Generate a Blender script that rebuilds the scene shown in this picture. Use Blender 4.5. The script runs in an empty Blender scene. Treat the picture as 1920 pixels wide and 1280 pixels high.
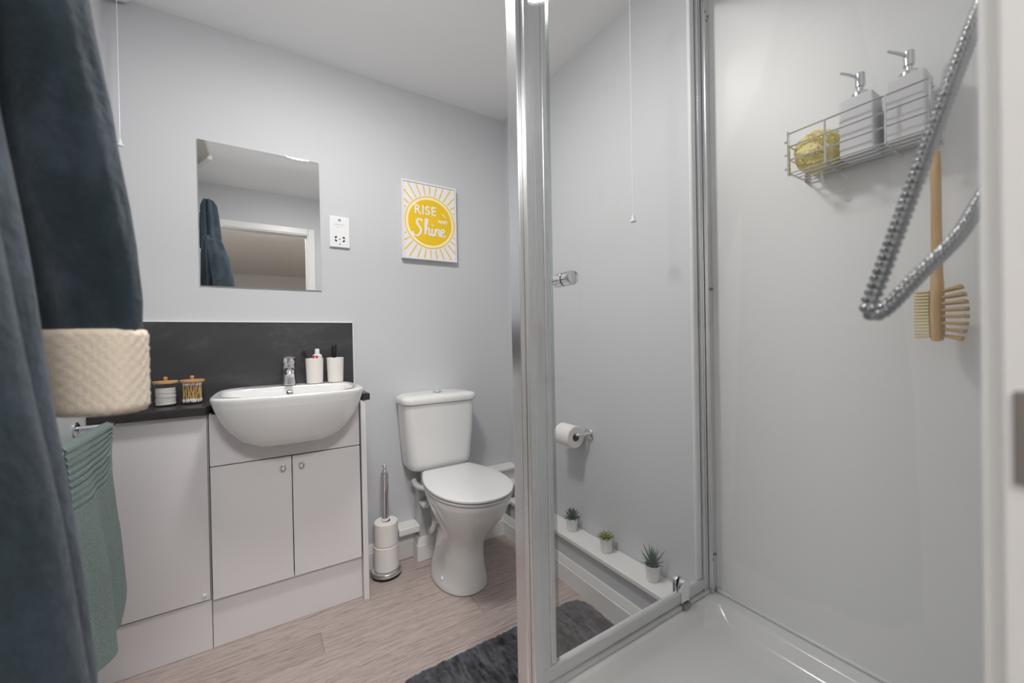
import bpy, bmesh, math, random
from mathutils import Vector, Matrix, noise
S = bpy.context.scene
C = S.collection
random.seed(7)
PI = math.pi

# ------------------------------------------------------------------ camera
YAW, PITCH, ROLL, FPX = math.radians(32.091), math.radians(-0.3827), math.radians(-1.0717), 738.55
f = Vector((math.sin(YAW)*math.cos(PITCH), math.cos(YAW)*math.cos(PITCH), math.sin(PITCH)))
r0 = Vector((math.cos(YAW), -math.sin(YAW), 0)); u0 = r0.cross(f)
r = math.cos(ROLL)*r0 + math.sin(ROLL)*u0
u = -math.sin(ROLL)*r0 + math.cos(ROLL)*u0
cam = bpy.data.cameras.new('camera'); co = bpy.data.objects.new('camera', cam); C.objects.link(co)
cam.sensor_width = 36; cam.lens = FPX/1920*36; cam.clip_start = .01
M = Matrix.Identity(4)
for i in range(3):
    M[i][0], M[i][1], M[i][2] = r[i], u[i], -f[i]
M.translation = (0, 0, 1.15)
co.matrix_world = M
cam.dof.use_dof = True; cam.dof.focus_distance = 1.9; cam.dof.aperture_fstop = 2.8
S.camera = co
# ------------------------------------------------------------------ world, exposure
W = bpy.data.worlds.new('world'); S.world = W; W.use_nodes = True
W.node_tree.nodes['Background'].inputs[0].default_value = (.9, .92, 1, 1)
W.node_tree.nodes['Background'].inputs[1].default_value = .3
vs = S.view_settings
vs.view_transform = 'Standard'; vs.look = 'None'; vs.gamma = 1; vs.use_curve_mapping = False
vs.exposure = 0.22
LAMP_POWER, HALL_FILL_POWER = 80.0, 60.0

# ------------------------------------------------------------------ materials
def srgb(*c):
    return tuple(((v/255)/12.92 if v/255 <= .04045 else ((v/255+.055)/1.055)**2.4) for v in c)
def mat(name, col, rough=.5, metal=0, bump=None, spec=.5, coat=0, **kw):
    m = bpy.data.materials.new(name); m.use_nodes = True
    nt = m.node_tree; b = nt.nodes['Principled BSDF']
    b.inputs['Base Color'].default_value = (*col, 1)
    b.inputs['Roughness'].default_value = rough
    b.inputs['Metallic'].default_value = metal
    b.inputs['Specular IOR Level'].default_value = spec
    b.inputs['Coat Weight'].default_value = coat
    for k, v in kw.items():
        b.inputs[k.replace('_', ' ')].default_value = v
    if bump:
        sc, st, dist = bump
        n = nt.nodes.new('ShaderNodeTexNoise'); n.inputs['Scale'].default_value = sc; n.inputs['Detail'].default_value = 4
        g = nt.nodes.new('ShaderNodeNewGeometry'); nt.links.new(g.outputs['Position'], n.inputs['Vector'])
        bp = nt.nodes.new('ShaderNodeBump'); bp.inputs['Strength'].default_value = st; bp.inputs['Distance'].default_value = dist
        nt.links.new(n.outputs[0], bp.inputs['Height']); nt.links.new(bp.outputs[0], b.inputs['Normal'])
    return m
def noise_colour(m, stops, scale, stretch=(1, 1, 1), detail=5, rnd=False, dist=0, rough=.55):
    nt = m.node_tree; b = nt.nodes['Principled BSDF']
    g = nt.nodes.new('ShaderNodeNewGeometry'); mp = nt.nodes.new('ShaderNodeMapping')
    mp.inputs['Scale'].default_value = stretch
    nt.links.new(g.outputs['Position'], mp.inputs['Vector'])
    if rnd:
        oi = nt.nodes.new('ShaderNodeObjectInfo'); mu = nt.nodes.new('ShaderNodeMath'); mu.operation = 'MULTIPLY'; mu.inputs[1].default_value = 37
        nt.links.new(oi.outputs['Random'], mu.inputs[0])
        cb = nt.nodes.new('ShaderNodeCombineXYZ'); nt.links.new(mu.outputs[0], cb.inputs[0]); nt.links.new(mu.outputs[0], cb.inputs[2])
        nt.links.new(cb.outputs[0], mp.inputs['Location'])
    n = nt.nodes.new('ShaderNodeTexNoise'); n.inputs['Scale'].default_value = scale; n.inputs['Detail'].default_value = detail
    n.inputs['Distortion'].default_value = dist; n.inputs['Roughness'].default_value = rough
    nt.links.new(mp.outputs[0], n.inputs['Vector'])
    cr = nt.nodes.new('ShaderNodeValToRGB'); e = cr.color_ramp.elements
    e[0].position, e[0].color = stops[0][0], (*stops[0][1], 1)
    e[1].position, e[1].color = stops[-1][0], (*stops[-1][1], 1)
    for p, c in stops[1:-1]:
        q = e.new(p); q.color = (*c, 1)
    nt.links.new(n.outputs[0], cr.inputs[0])
    out = cr.outputs[0]
    if rnd:
        hs = nt.nodes.new('ShaderNodeHueSaturation')
        mr = nt.nodes.new('ShaderNodeMapRange'); mr.inputs[3].default_value = .94; mr.inputs[4].default_value = 1.05
        nt.links.new(oi.outputs['Random'], mr.inputs[0]); nt.links.new(mr.outputs[0], hs.inputs['Value'])
        nt.links.new(out, hs.inputs['Color']); out = hs.outputs[0]
    nt.links.new(out, b.inputs['Base Color'])
    return m, cr, n
def glass(name, tint=(.990, .996, .994), ior=1.45, rough=.0):
    m = bpy.data.materials.new(name); m.use_nodes = True; nt = m.node_tree
    nt.nodes.remove(nt.nodes['Principled BSDF'])
    t = nt.nodes.new('ShaderNodeBsdfTransparent'); t.inputs[0].default_value = (*tint, 1)
    gl = nt.nodes.new('ShaderNodeBsdfGlossy'); gl.inputs['Roughness'].default_value = rough
    # Schlick reflectance, the same from both sides of the thin sheet
    lw = nt.nodes.new('ShaderNodeLayerWeight'); lw.inputs[0].default_value = .5
    pw = nt.nodes.new('ShaderNodeMath'); pw.operation = 'POWER'; pw.inputs[1].default_value = 5
    nt.links.new(lw.outputs['Facing'], pw.inputs[0])
    F0 = ((ior-1)/(ior+1))**2
    fr = nt.nodes.new('ShaderNodeMath'); fr.operation = 'MULTIPLY_ADD'; fr.inputs[1].default_value = 1-F0; fr.inputs[2].default_value = F0
    nt.links.new(pw.outputs[0], fr.inputs[0])
    mx = nt.nodes.new('ShaderNodeMixShader')
    nt.links.new(fr.outputs[0], mx.inputs[0]); nt.links.new(t.outputs[0], mx.inputs[1]); nt.links.new(gl.outputs[0], mx.inputs[2])
    nt.links.new(mx.outputs[0], nt.nodes['Material Output'].inputs[0])
    return m
def emit(name, col, st):
    m = bpy.data.materials.new(name); m.use_nodes = True; nt = m.node_tree
    b = nt.nodes['Principled BSDF']; b.inputs['Base Color'].default_value = (.8, .8, .8, 1)
    b.inputs['Emission Color'].default_value = (*col, 1); b.inputs['Emission Strength'].default_value = st
    return m

wall_m = mat('wall_paint', srgb(203, 205, 208), .6, bump=(160, .06, .001))
ceil_m = mat('ceiling_paint', srgb(246, 246, 246), .8)
trim_m = mat('white_gloss_trim', srgb(232, 232, 231), .35)
hall_m = mat('taupe_hall_paint', srgb(222, 218, 213), .8)
hallf_m = mat('hall_carpet', srgb(172, 168, 164), .95, bump=(300, .4, .003))
panel_m = mat('shower_panel', srgb(242, 243, 243), .42)
cab_m = mat('white_cabinet_laminate', srgb(230, 227, 229), .32, bump=(60, .02, .001))
carc_m = mat('cabinet_edge', srgb(212, 210, 208), .5)
dark_m = mat('dark_gap', srgb(46, 44, 44), .8)
slate_m, _, _ = noise_colour(mat('slate_laminate', srgb(58, 58, 60), .42, bump=(38, .25, .002)),
    [(.3, srgb(50, 50, 52)), (.55, srgb(60, 60, 62)), (.60, srgb(70, 70, 72)), (.63, srgb(60, 60, 62)), (1, srgb(64, 64, 66))], 3.2, (1, 1, 1.9), 9, dist=.9)
worktop_m, _, _ = noise_colour(mat('worktop_laminate', srgb(52, 50, 50), .33, bump=(60, .15, .001)),
    [(.3, srgb(44, 42, 42)), (.7, srgb(58, 56, 56))], 14, (1, 2, 2), 8)
cer_m = mat('white_ceramic', srgb(230, 230, 229), .09, coat=.3)
seat_m = mat('white_seat_plastic', srgb(226, 226, 226), .2)
tray_m = mat('white_acrylic_tray', srgb(230, 231, 231), .16)
chrome_m = mat('polished_chrome', (.86, .86, .88), .07, 1)
satin_m = mat('satin_chrome', (.76, .77, .785), .23, 1)
hose_m = mat('chrome_hose', (.40, .41, .42), .2, 1)
brass_m = mat('strike_metal', (.30, .28, .26), .35, 1)
rubber_m = mat('black_rubber', srgb(28, 28, 28), .7)
mirror_m = mat('mirror_silver', (.90, .905, .90), .003, 1)
mirror_edge_m = mat('mirror_edge', srgb(205, 208, 206), .2)
glass_m = glass('door_glass', (.997, .999, .998), 1.38)
clear_m = glass('clear_acrylic', (.97, .97, .97), 1.25)
seal_m = mat('white_seal', srgb(228, 230, 231), .4, Transmission_Weight=.0)
bamboo_m, _, _ = noise_colour(mat('bamboo', srgb(196, 150, 100), .5), [(.3, srgb(178, 128, 78)), (.7, srgb(208, 164, 112))], 20, (1, 6, 6))
cotton_m = mat('cotton', srgb(238, 236, 233), .95)
stick_m = mat('bud_stick', srgb(222, 186, 120), .7)
cup_m = mat('cream_ceramic_cup', srgb(233, 228, 222), .45)
blackp_m = mat('black_plastic', srgb(24, 24, 26), .35)
red_m = mat('red_label', srgb(205, 40, 62), .4)
pink_m = mat('pink_label', srgb(240, 170, 178), .4)
paper_m = mat('toilet_paper', srgb(236, 232, 229), .95, bump=(220, .25, .002))
card_m = mat('cardboard_core', srgb(150, 128, 108), .9)
pot_m = mat('white_pot', srgb(232, 231, 230), .45)
soil_m = mat('soil', srgb(62, 60, 56), 1, bump=(300, 1, .004))
leaf_m = mat('dark_green_leaf', srgb(74, 98, 84), .5)
leaf2_m = mat('olive_leaf', srgb(140, 146, 84), .5)
yellow_m = mat('sun_yellow', srgb(240, 198, 24), .6)
ray_m = mat('ray_yellow', srgb(238, 200, 48), .6)
cream_m = mat('cream_ring', srgb(255, 238, 190), .6)
print_m = mat('white_print', srgb(240, 236, 240), .6)
puff_m = mat('yellow_mesh_puff', srgb(255, 241, 176), .85)
wood_m, _, _ = noise_colour(mat('beech', srgb(214, 172, 120), .5), [(.3, srgb(208, 170, 126)), (.7, srgb(226, 192, 150))], 12, (6, 6, 1))
brist_m = mat('pale_bristle', srgb(244, 228, 184), .8)
nod_m = mat('tan_bristle_tuft', srgb(208, 182, 136), .8)
label_m = mat('grey_print', srgb(150, 150, 152), .6)
hole_m = mat('socket_hole', srgb(40, 38, 38), .6)
plast_m = mat('white_plastic', srgb(238, 238, 240), .3)
lamp_m = emit('lamp_diffuser', (1, .975, .95), LAMP_POWER)
hfill_m = emit('hall_fill_emitter', (1, .97, .95), HALL_FILL_POWER)
towel_m, _, _ = noise_colour(mat('teal_terry', srgb(116, 152, 146), .95, bump=(420, .9, .004), Sheen_Weight=.25),
    [(.3, srgb(156, 180, 177)), (.7, srgb(194, 214, 210))], 260, (1, 1, 1), 2)
robe_m, _, _ = noise_colour(mat('navy_fleece', srgb(58, 70, 82), .9, bump=(55, .5, .006), Sheen_Weight=.15),
    [(.3, srgb(18, 33, 40)), (.5, srgb(29, 44, 53)), (.72, srgb(50, 63, 75))], 16, (1, 1, .6), 6, dist=.5)
robe_m.node_tree.nodes['Principled BSDF'].inputs['Sheen Tint'].default_value = (.75, .82, .95, 1)
cuff_m = mat('cream_quilted_lining', srgb(224, 210, 192), .95, bump=(300, .5, .002), Sheen_Weight=.2)
mat_m, mcr, mno = noise_colour(mat('charcoal_tufted_mat', srgb(90, 90, 94), 1, Sheen_Weight=.3),
    [(.36, srgb(20, 20, 24)), (.45, srgb(50, 50, 56)), (.6, srgb(80, 80, 87)), (.78, srgb(104, 104, 112))], 22, (1.8, .42, 1), 6, dist=.8)
floor_m, fcr, fno = noise_colour(mat('grey_oak_vinyl', srgb(170, 160, 154), .42, bump=(90, .08, .001)),
    [(.28, srgb(118, 103, 98)), (.40, srgb(172, 156, 150)), (.50, srgb(196, 181, 175)), (.55, srgb(148, 135, 130)), (.60, srgb(188, 175, 170)), (.8, srgb(204, 191, 186))],
    6.5, (.5, 13, 1), 11, rnd=True, dist=.8, rough=.66)

# ------------------------------------------------------------------ geometry helpers
def box(bm, x0, x1, y0, y1, z0, z1, bev=0, seg=2):
    v = [bm.verts.new((x, y, z)) for x in (x0, x1) for y in (y0, y1) for z in (z0, z1)]
    fs = [bm.faces.new([v[i] for i in q]) for q in ((0, 1, 3, 2), (4, 6, 7, 5), (0, 4, 5, 1), (2, 3, 7, 6), (0, 2, 6, 4), (1, 5, 7, 3))]
    if bev:
        es = list({e for q in fs for e in q.edges})
        bmesh.ops.bevel(bm, geom=es, offset=bev, segments=seg, affect='EDGES', profile=.5)
    return bm
def loft(bm, rings, closed=True, cap0=True, cap1=True, mi=0):
    R = [[bm.verts.new(p) for p in ring] for ring in rings]
    n = len(R[0])
    for a, b in zip(R, R[1:]):
        for i in range(n if closed else n-1):
            j = (i+1) % n
            q = bm.faces.new((a[i], a[j], b[j], b[i])); q.material_index = mi
    if cap0: bm.faces.new(R[0][::-1]).material_index = mi
    if cap1: bm.faces.new(R[-1]).material_index = mi
    return R
def lathe(bm, prof, c=(0, 0, 0), n=24, mtx=None, cap0=True, cap1=True, mi=0):
    mtx = mtx or Matrix.Identity(4)
    c = Vector(c)
    rings = [[c + mtx @ Vector((rr*math.cos(2*PI*i/n), rr*math.sin(2*PI*i/n), z)) for i in range(n)] for rr, z in prof]
    loft(bm, rings, True, cap0, cap1, mi)
    return bm
def frame_pts(pts, closed=False):
    pts = [Vector(p) for p in pts]; out = []; N = len(pts); up = None
    for i, p in enumerate(pts):
        a = pts[(i-1) % N] if (closed or i > 0) else p
        b = pts[(i+1) % N] if (closed or i < N-1) else p
        t = (b-a).normalized()
        if up is None:
            up = Vector((0, 0, 1)) if abs(t.z) < .9 else Vector((1, 0, 0))
        s = t.cross(up).normalized(); up = s.cross(t).normalized()
        out.append((p, s, up))
    return out
def tube(bm, pts, rad, n=8, closed=False, cap=True, mi=0):
    rads = rad if isinstance(rad, (list, tuple)) else [rad]*len(pts)
    rings = [[p + s*(q*math.cos(2*PI*i/n)) + w*(q*math.sin(2*PI*i/n)) for i in range(n)] for (p, s, w), q in zip(frame_pts(pts, closed), rads)]
    if closed: rings.append(rings[0]); 
    if closed:
        R = [[bm.verts.new(p) for p in ring] for ring in rings[:-1]]
        for k in range(len(R)):
            a, b = R[k], R[(k+1) % len(R)]
            for i in range(n):
                bm.faces.new((a[i], a[(i+1) % n], b[(i+1) % n], b[i])).material_index = mi
    else:
        loft(bm, rings, True, cap, cap, mi)
    return bm
def smooth_path(pts, k=8):
    P = [Vector(p) for p in pts]; out = []
    for i in range(len(P)-1):
        a, b, c, d = P[max(i-1, 0)], P[i], P[i+1], P[min(i+2, len(P)-1)]
        for j in range(k):
            t = j/k
            out.append(.5*((2*b)+(c-a)*t+(2*a-5*b+4*c-d)*t*t+(3*b-a-3*c+d)*t**3))
    out.append(P[-1]); return out
def prism(bm, outline, z0, z1, bev=0, seg=2, fn=None):
    rings = [[Vector((x, y, z)) for x, y in outline] for z in (z0, z1)]
    if fn: rings = [[fn(p) for p in q] for q in rings]
    R = loft(bm, rings)
    if bev:
        es = set()
        for ring in R:
            for i in range(len(ring)):
                e = bm.edges.get((ring[i], ring[(i+1) % len(ring)]))
                if e: es.add(e)
        bmesh.ops.bevel(bm, geom=list(es), offset=bev, segments=seg, affect='EDGES', profile=.5)
    return bm
def rrect(x0, x1, y0, y1, rad, n=5):
    out = []
    for cx, cy, a0 in ((x1-rad, y1-rad, 0), (x0+rad, y1-rad, 90), (x0+rad, y0+rad, 180), (x1-rad, y0+rad, 270)):
        for i in range(n+1):
            a = math.radians(a0+90*i/n); out.append((cx+rad*math.cos(a), cy+rad*math.sin(a)))
    return out
NB = bmesh.new
LOC = {}
def obj(name, bm, m, parent=None, ang=35, loc=None):
    me = bpy.data.meshes.new(name)
    bmesh.ops.recalc_face_normals(bm, faces=bm.faces)
    o = bpy.data.objects.new(name, me); C.objects.link(o)
    org = Vector(loc) if loc is not None else Vector((0, 0, 0))
    if parent is not None: org = LOC[parent.name]
    elif loc is None:
        bb = [v.co for v in bm.verts]
        org = Vector(((min(v.x for v in bb)+max(v.x for v in bb))/2, (min(v.y for v in bb)+max(v.y for v in bb))/2, min(v.z for v in bb)))
    bmesh.ops.translate(bm, verts=bm.verts, vec=-org)
    bm.to_mesh(me); bm.free()
    for q in (m if isinstance(m, (list, tuple)) else [m]): me.materials.append(q)
    for p in me.polygons: p.use_smooth = True
    me.set_sharp_from_angle(angle=math.radians(ang))
    if ang < 70 and len(me.polygons) < 4000:
        wn = o.modifiers.new('weighted_normal', 'WEIGHTED_NORMAL'); wn.keep_sharp = True; wn.weight = 90
    if parent is not None: o.parent = parent
    else: o.location = org
    LOC[o.name] = org
    return o
def thing(name, label, cat, loc, group=None):
    o = bpy.data.objects.new(name, None); C.objects.link(o); o.location = loc; o.empty_display_size = .05
    LOC[o.name] = Vector(loc)
    o['label'] = label; o['category'] = cat
    if group: o['group'] = group
    return o
def tag(o, label, cat, group=None):
    o['label'] = label; o['category'] = cat
    if group: o['group'] = group
    return o
def struct(name, bm, m, parent=None, ang=35):
    o = obj(name, bm, m, parent, ang)
    if parent is None: o['kind'] = 'structure'
    return o
def rot_to(v):
    return Vector((0, 0, 1)).rotation_difference(Vector(v).normalized()).to_matrix().to_4x4()

# ------------------------------------------------------------------ room shell
XL, XR, YB, YF, ZC = -.5, 1.28, 2.085, .036, 2.495
fl = struct('floor', box(NB(), XL-.1, XR+.1, -.10, YB+.1, -.05, -.004), floor_m)
# planks run along the back wall
PW = .128; y = -.06; row = 0
while y < YB:
    x = XL - (0.35*row*1.7 % 1.2)
    while x < XR:
        a, b = max(x, XL), min(x+1.2, XR)
        if b-a > .02:
            obj('plank', box(NB(), a+.0006, b-.0006, y+.0006, min(y+PW, YB)-.0006, -.004, 0, .0006, 1), floor_m, fl)
        x += 1.2
    y += PW; row += 1
struct('ceiling', box(NB(), XL-.1, XR+.1, -.08, YB+.1, ZC, ZC+.05), ceil_m)
struct('wall_back', box(NB(), XL-.1, XR+.1, YB, YB+.1, -.05, ZC), wall_m)
struct('wall_left', box(NB(), XL-.1, XL, -.08, YB, -.05, ZC), wall_m)
struct('wall_right', box(NB(), XR, XR+.1, -.08, YB, -.05, ZC), wall_m)
DX0, DX1, DZ = -.395, .352, 2.145
bm = NB()
box(bm, XL, DX0-.012, -.08, YF, -.05, ZC); box(bm, DX1+.012, XR, -.08, YF, -.05, ZC); box(bm, DX0-.012, DX1+.012, -.08, YF, DZ+.012, ZC)
struct('wall_front', bm, wall_m)
# hallway behind the camera, seen in the mirror
struct('floor_hall', box(NB(), -1.3, 1.5, -4.5, -.101, -.05, 0), hallf_m)
struct('ceiling_hall', box(NB(), -1.3, 1.5, -4.5, -.081, 2.42, 2.47), hall_m)
bm = NB()
box(bm, -1.4, -1.3, -4.6, -.081, -.05, 2.47); box(bm, 1.5, 1.6, -4.6, -.081, -.05, 2.47); box(bm, -1.3, 1.5, -4.6, -4.5, -.05, 2.47)
box(bm, -1.3, XL-.1, -.101, -.081, 0, 2.42); box(bm, XR+.1, 1.5, -.101, -.081, 0, 2.42)
struct('wall_hall', bm, hall_m)
# door lining and architrave
dl = NB()
box(dl, DX1, DX1+.012, -.08, YF+.0055, 0, DZ, .0015); box(dl, DX0-.012, DX0, -.08, YF+.0055, 0, DZ, .0015)
box(dl, DX0-.012, DX1+.012, -.08, YF+.0055, DZ, DZ+.012, .0015)
box(dl, DX1-.012, DX1, -.05, -.012, 0, DZ-.012, .001)
box(dl, DX0, DX0+.012, -.05, -.012, 0, DZ-.012, .001); box(dl, DX0, DX1, -.05, -.012, DZ-.012, DZ, .001)
lin = struct('trim_1', dl, trim_m)
def arch(x0, x1, z0, z1):
    b = NB(); box(b, x0, x1, YF, YF+.015, z0, z1, .004, 3); return b
ar = NB()
box(ar, DX1+.008, DX1+.064, YF, YF+.0145, 0, DZ+.062, .0045, 3)
box(ar, DX0-.064, DX0-.008, YF, YF+.0145, 0, DZ+.062, .0045, 3)
box(ar, DX0-.008, DX1+.008, YF, YF+.0145, DZ+.008, DZ+.062, .0045, 3)
box(ar, DX1+.03, DX1+.06, YF+.0145, YF+.0175, 0, DZ+.055, .0012)
struct('trim_2', ar, trim_m)
sp = obj('strike_plate', box(NB(), DX1-.0012, DX1+.0005, .006, .0375, 1.064, 1.116, .0006, 1), brass_m, lin)
# open door along the left wall carrying the robe
dr = struct('door_1', box(NB(), DX0-.042, DX0-.004, .058, .80, .006, DZ-.004, .0015), trim_m)
# ceiling hatch near the left wall (mirror)
hm = mat('hatch_board', srgb(190, 184, 178), .7)
t = thing('ceiling_hatch', 'grey ceiling hatch board with white edge strip seen in the mirror', 'hatch', (-.40, .7, ZC))
b = NB(); prism(b, [(-.311, .95), (-.311, .655), (-.40, .455), (-.47, .455), (-.47, .95)], ZC-.012, ZC); obj('board', b, hm, t)
b = NB(); e0, e1 = Vector((-.306, .65, 0)), Vector((-.402, .436, 0)); d = (e1-e0).normalized(); nn = Vector((d.y, -d.x, 0))*.014
prism(b, [tuple((p)[:2]) for p in (e0+nn, e1+nn, e1-nn, e0-nn)], ZC-.03, ZC); obj('edge_strip', b, trim_m, t)

# ------------------------------------------------------------------ ceiling lamp
LX, LY = .22, 1.13
t = thing('ceiling_lamp', 'round white flush ceiling lamp glowing at the top edge of the mirror', 'lamp', (LX, LY, ZC))
b = NB(); lathe(b, [(.0, ZC), (.165, ZC), (.165, ZC-.036), (.158, ZC-.041), (.150, ZC-.038), (.140, ZC-.030), (0, ZC-.030)], (LX, LY, 0), 48, cap0=False, cap1=False); obj('rim', b, plast_m, t)
b = NB(); lathe(b, [(.0, ZC-.031), (.138, ZC-.031), (.1375, ZC-.042), (.130, ZC-.052), (.11, ZC-.060), (.07, ZC-.065), (0, ZC-.067)], (LX, LY, 0), 48, cap0=False, cap1=False); obj('diffuser', b, lamp_m, t)
HLX, HLY = .05, -.80  # unseen fill light added behind the camera to brighten cabinets, toilet and floor
t = thing('hall_fill_light', 'added round fill light on the hall ceiling, out of view', 'lamp', (HLX, HLY, 2.42))
b = NB(); lathe(b, [(0, 2.42), (.24, 2.42), (.24, 2.392), (.23, 2.386), (0, 2.384)], (HLX, HLY, 0), 40, cap0=False, cap1=False); obj('diffuser', b, hfill_m, t)

# ------------------------------------------------------------------ pipe boxing, ledges, baseboards
b = NB(); box(b, .668, XR, 2.015, YB, 0, .368)
bx = struct('trim_3', b, wall_m)
b = NB(); box(b, .655, XR, 1.998, YB, .368, .388, .006, 3); struct('trim_4', b, trim_m)
b = NB(); box(b, .668, XR, 1.945, 2.014, .292, .312, .005, 3); struct('trim_5', b, trim_m)
b = NB(); box(b, .556, .667, 1.995, YB, .155, .192, .006, 3); struct('trim_6', b, trim_m)
b = NB(); box(b, 1.188, XR, .81, 1.944, 0, .205); struct('trim_7', b, wall_m)
b = NB(); box(b, 1.168, XR, .81, 1.944, .206, .228, .005, 3); struct('trim_8', b, trim_m)
def skirt(name, path, h=.118, th=.016):
    # profile swept along plan points; each (x, y, nx, ny)
    b = NB(); prof = [(0, 0), (th, 0), (th, h-.040), (th-.003, h-.037), (th-.003, h-.031), (.006, h-.003), (.003, h), (0, h)]
    rings = [[Vector((px+nx*o, py+ny*o, z)) for o, z in prof] for px, py, nx, ny in path]
    loft(b, rings); return struct(name, b, trim_m)
skirt('baseboard_back', [(.376, YB, 0, -1), (.667, YB, -1, -1)])
skirt('baseboard_back_2', [(.667, YB, -1, -1), (.667, 2.015, -1, -1)])
skirt('baseboard_back_3', [(.667, 2.015, -1, -1), (1.187, 2.015, -1, -1)])
skirt('baseboard_right', [(1.187, 2.015, -1, -1), (1.187, .81, -1, 0)])

# ------------------------------------------------------------------ vanity run
t = thing('base_cabinet', 'tall plain white cabinet beside the towel, left end of the vanity run', 'cabinet', (-.343, 1.98, 0))
b = NB(); box(b, -.499, -.1885, 1.878, 2.084, .0, .888); obj('body', b, carc_m, t)
d = obj('door', box(NB(), -.497, -.1915, 1.860, 1.876, .193, .886, .0015), cab_m, t)
obj('plinth', box(NB(), -.499, -.1885, 1.866, 1.877, .001, .187, .001), cab_m, t)
b = NB(); lathe(b, [(0, 0), (.007, 0), (.007, .003), (.005, .006), (0, .007)], (-.209, 1.860, .214), 14, rot_to((0, -1, 0)), False, False); obj('buffer', b, plast_m, d)
t = thing('vanity_unit', 'white two-door vanity unit with chrome knobs under the basin', 'cabinet', (.083, 1.98, 0))
b = NB(); box(b, -.1865, .351, 1.878, 2.084, 0, .70); box(b, -.1865, -.18, 1.878, 2.084, .70, .888); box(b, .345, .351, 1.878, 2.084, .70, .888)
obj('body', b, carc_m, t)
obj('gap_shadow', box(NB(), -.1865, .351, 1.868, 1.877, .20, .70), dark_m, t)
obj('fascia_panel', box(NB(), -.183, .3475, 1.846, 1.866, .693, .886, .0015), cab_m, t)
for x0, x1, kx in ((-.183, .0825, .052), (.0855, .3475, .118)):
    d = obj('door', box(NB(), x0, x1, 1.846, 1.866, .193, .689, .0015), cab_m, t)
    b = NB(); lathe(b, [(.006, 0), (.006, .008), (.0045, .012), (.010, .016), (.0115, .022), (.0095, .028), (.005, .030)], (kx, 1.846, .654), 18, rot_to((0, -1, 0))); obj('knob', b, chrome_m, d)
obj('plinth', box(NB(), -.1865, .351, 1.868, 1.877, .001, .187, .001), cab_m, t)
obj('end_panel', box(NB(), .3525, .374, 1.834, 2.084, .001, .888, .0012), cab_m, t)
b = NB()
prism(b, [(-.499, 1.828), (-.190, 1.828), (-.176, 1.90), (-.176, 2.02), (.352, 2.02), (.352, 1.90), (.362, 1.828), (.392, 1.828), (.392, 2.084), (-.499, 2.084)], .890, .921, .004, 2)
tag(obj('worktop', b, worktop_m), 'dark slate-look laminate worktop on the white vanity cabinets', 'worktop')
t = thing('splashback', 'dark slate-look splashback panel behind the basin', 'splashback', (-.06, 2.08, .9215))
obj('panel', box(NB(), -.498, .368, 2.0745, 2.0845, .9215, 1.243), slate_m, t)
b = NB(); box(b, -.498, .372, 2.072, 2.0845, 1.2435, 1.2485, .001); box(b, .3685, .3735, 2.072, 2.0845, .9215, 1.2485, .001); obj('edge_trim', b, trim_m, t)

# basin
BX = .088
def basin_ring(a, fr, bk, z, n=48, ef=2.6, eb=5.0, yc=None):
    yc = yc if yc is not None else 1.74
    pts = []
    for i in range(n):
        th = 2*PI*i/n; c, s = math.cos(th), math.sin(th)
        e = ef if s < 0 else eb
        x = a*math.copysign(abs(c)**(2/e), c)
        yy = yc + ((yc-fr) if s < 0 else (bk-yc))*math.copysign(abs(s)**(2/e), s)
        pts.append(Vector((BX+x, yy, z)))
    return pts
t = thing('basin', 'white ceramic semi-recessed washbasin bulging over the vanity doors', 'basin', (BX, 1.85, .762))
b = NB()
rings = [basin_ring(*q) for q in (
    (.06, 1.735, 1.84, .762), (.12, 1.708, 1.95, .771), (.17, 1.686, 2.0, .797), (.205, 1.664, 2.015, .836), (.2275, 1.651, 2.015, .872), (.239, 1.6435, 2.015, .900), (.2475, 1.6385, 2.015, .9215),
    (.2483, 1.6381, 2.074, .9237), (.2545, 1.635, 2.074, .944), (.2575, 1.633, 2.074, .955), (.2555, 1.636, 2.072, .961), (.250, 1.642, 2.068, .963))]
rings += [basin_ring(*q, yc=yc_) for q, yc_ in (((.236, 1.66, 1.985, .9605), 1.85), ((.228, 1.668, 1.978, .950), 1.84), ((.205, 1.69, 1.965, .90), 1.83), ((.15, 1.72, 1.93, .845), 1.82), ((.06, 1.765, 1.87, .825), 1.815))]
loft(b, rings); obj('bowl', b, cer_m, t, 50)
b = NB(); lathe(b, [(0, .0), (.013, .0), (.013, .003), (.008, .004), (0, .004)], (BX, 1.972, .935), 16, rot_to((0, -1, .25)), False, False); obj('overflow_ring', b, chrome_m, t)
b = NB(); lathe(b, [(0, .826), (.03, .826), (.03, .830), (.02, .832), (0, .832)], (BX, 1.805, 0), 20, cap0=False, cap1=False); obj('waste', b, chrome_m, t)
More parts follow.
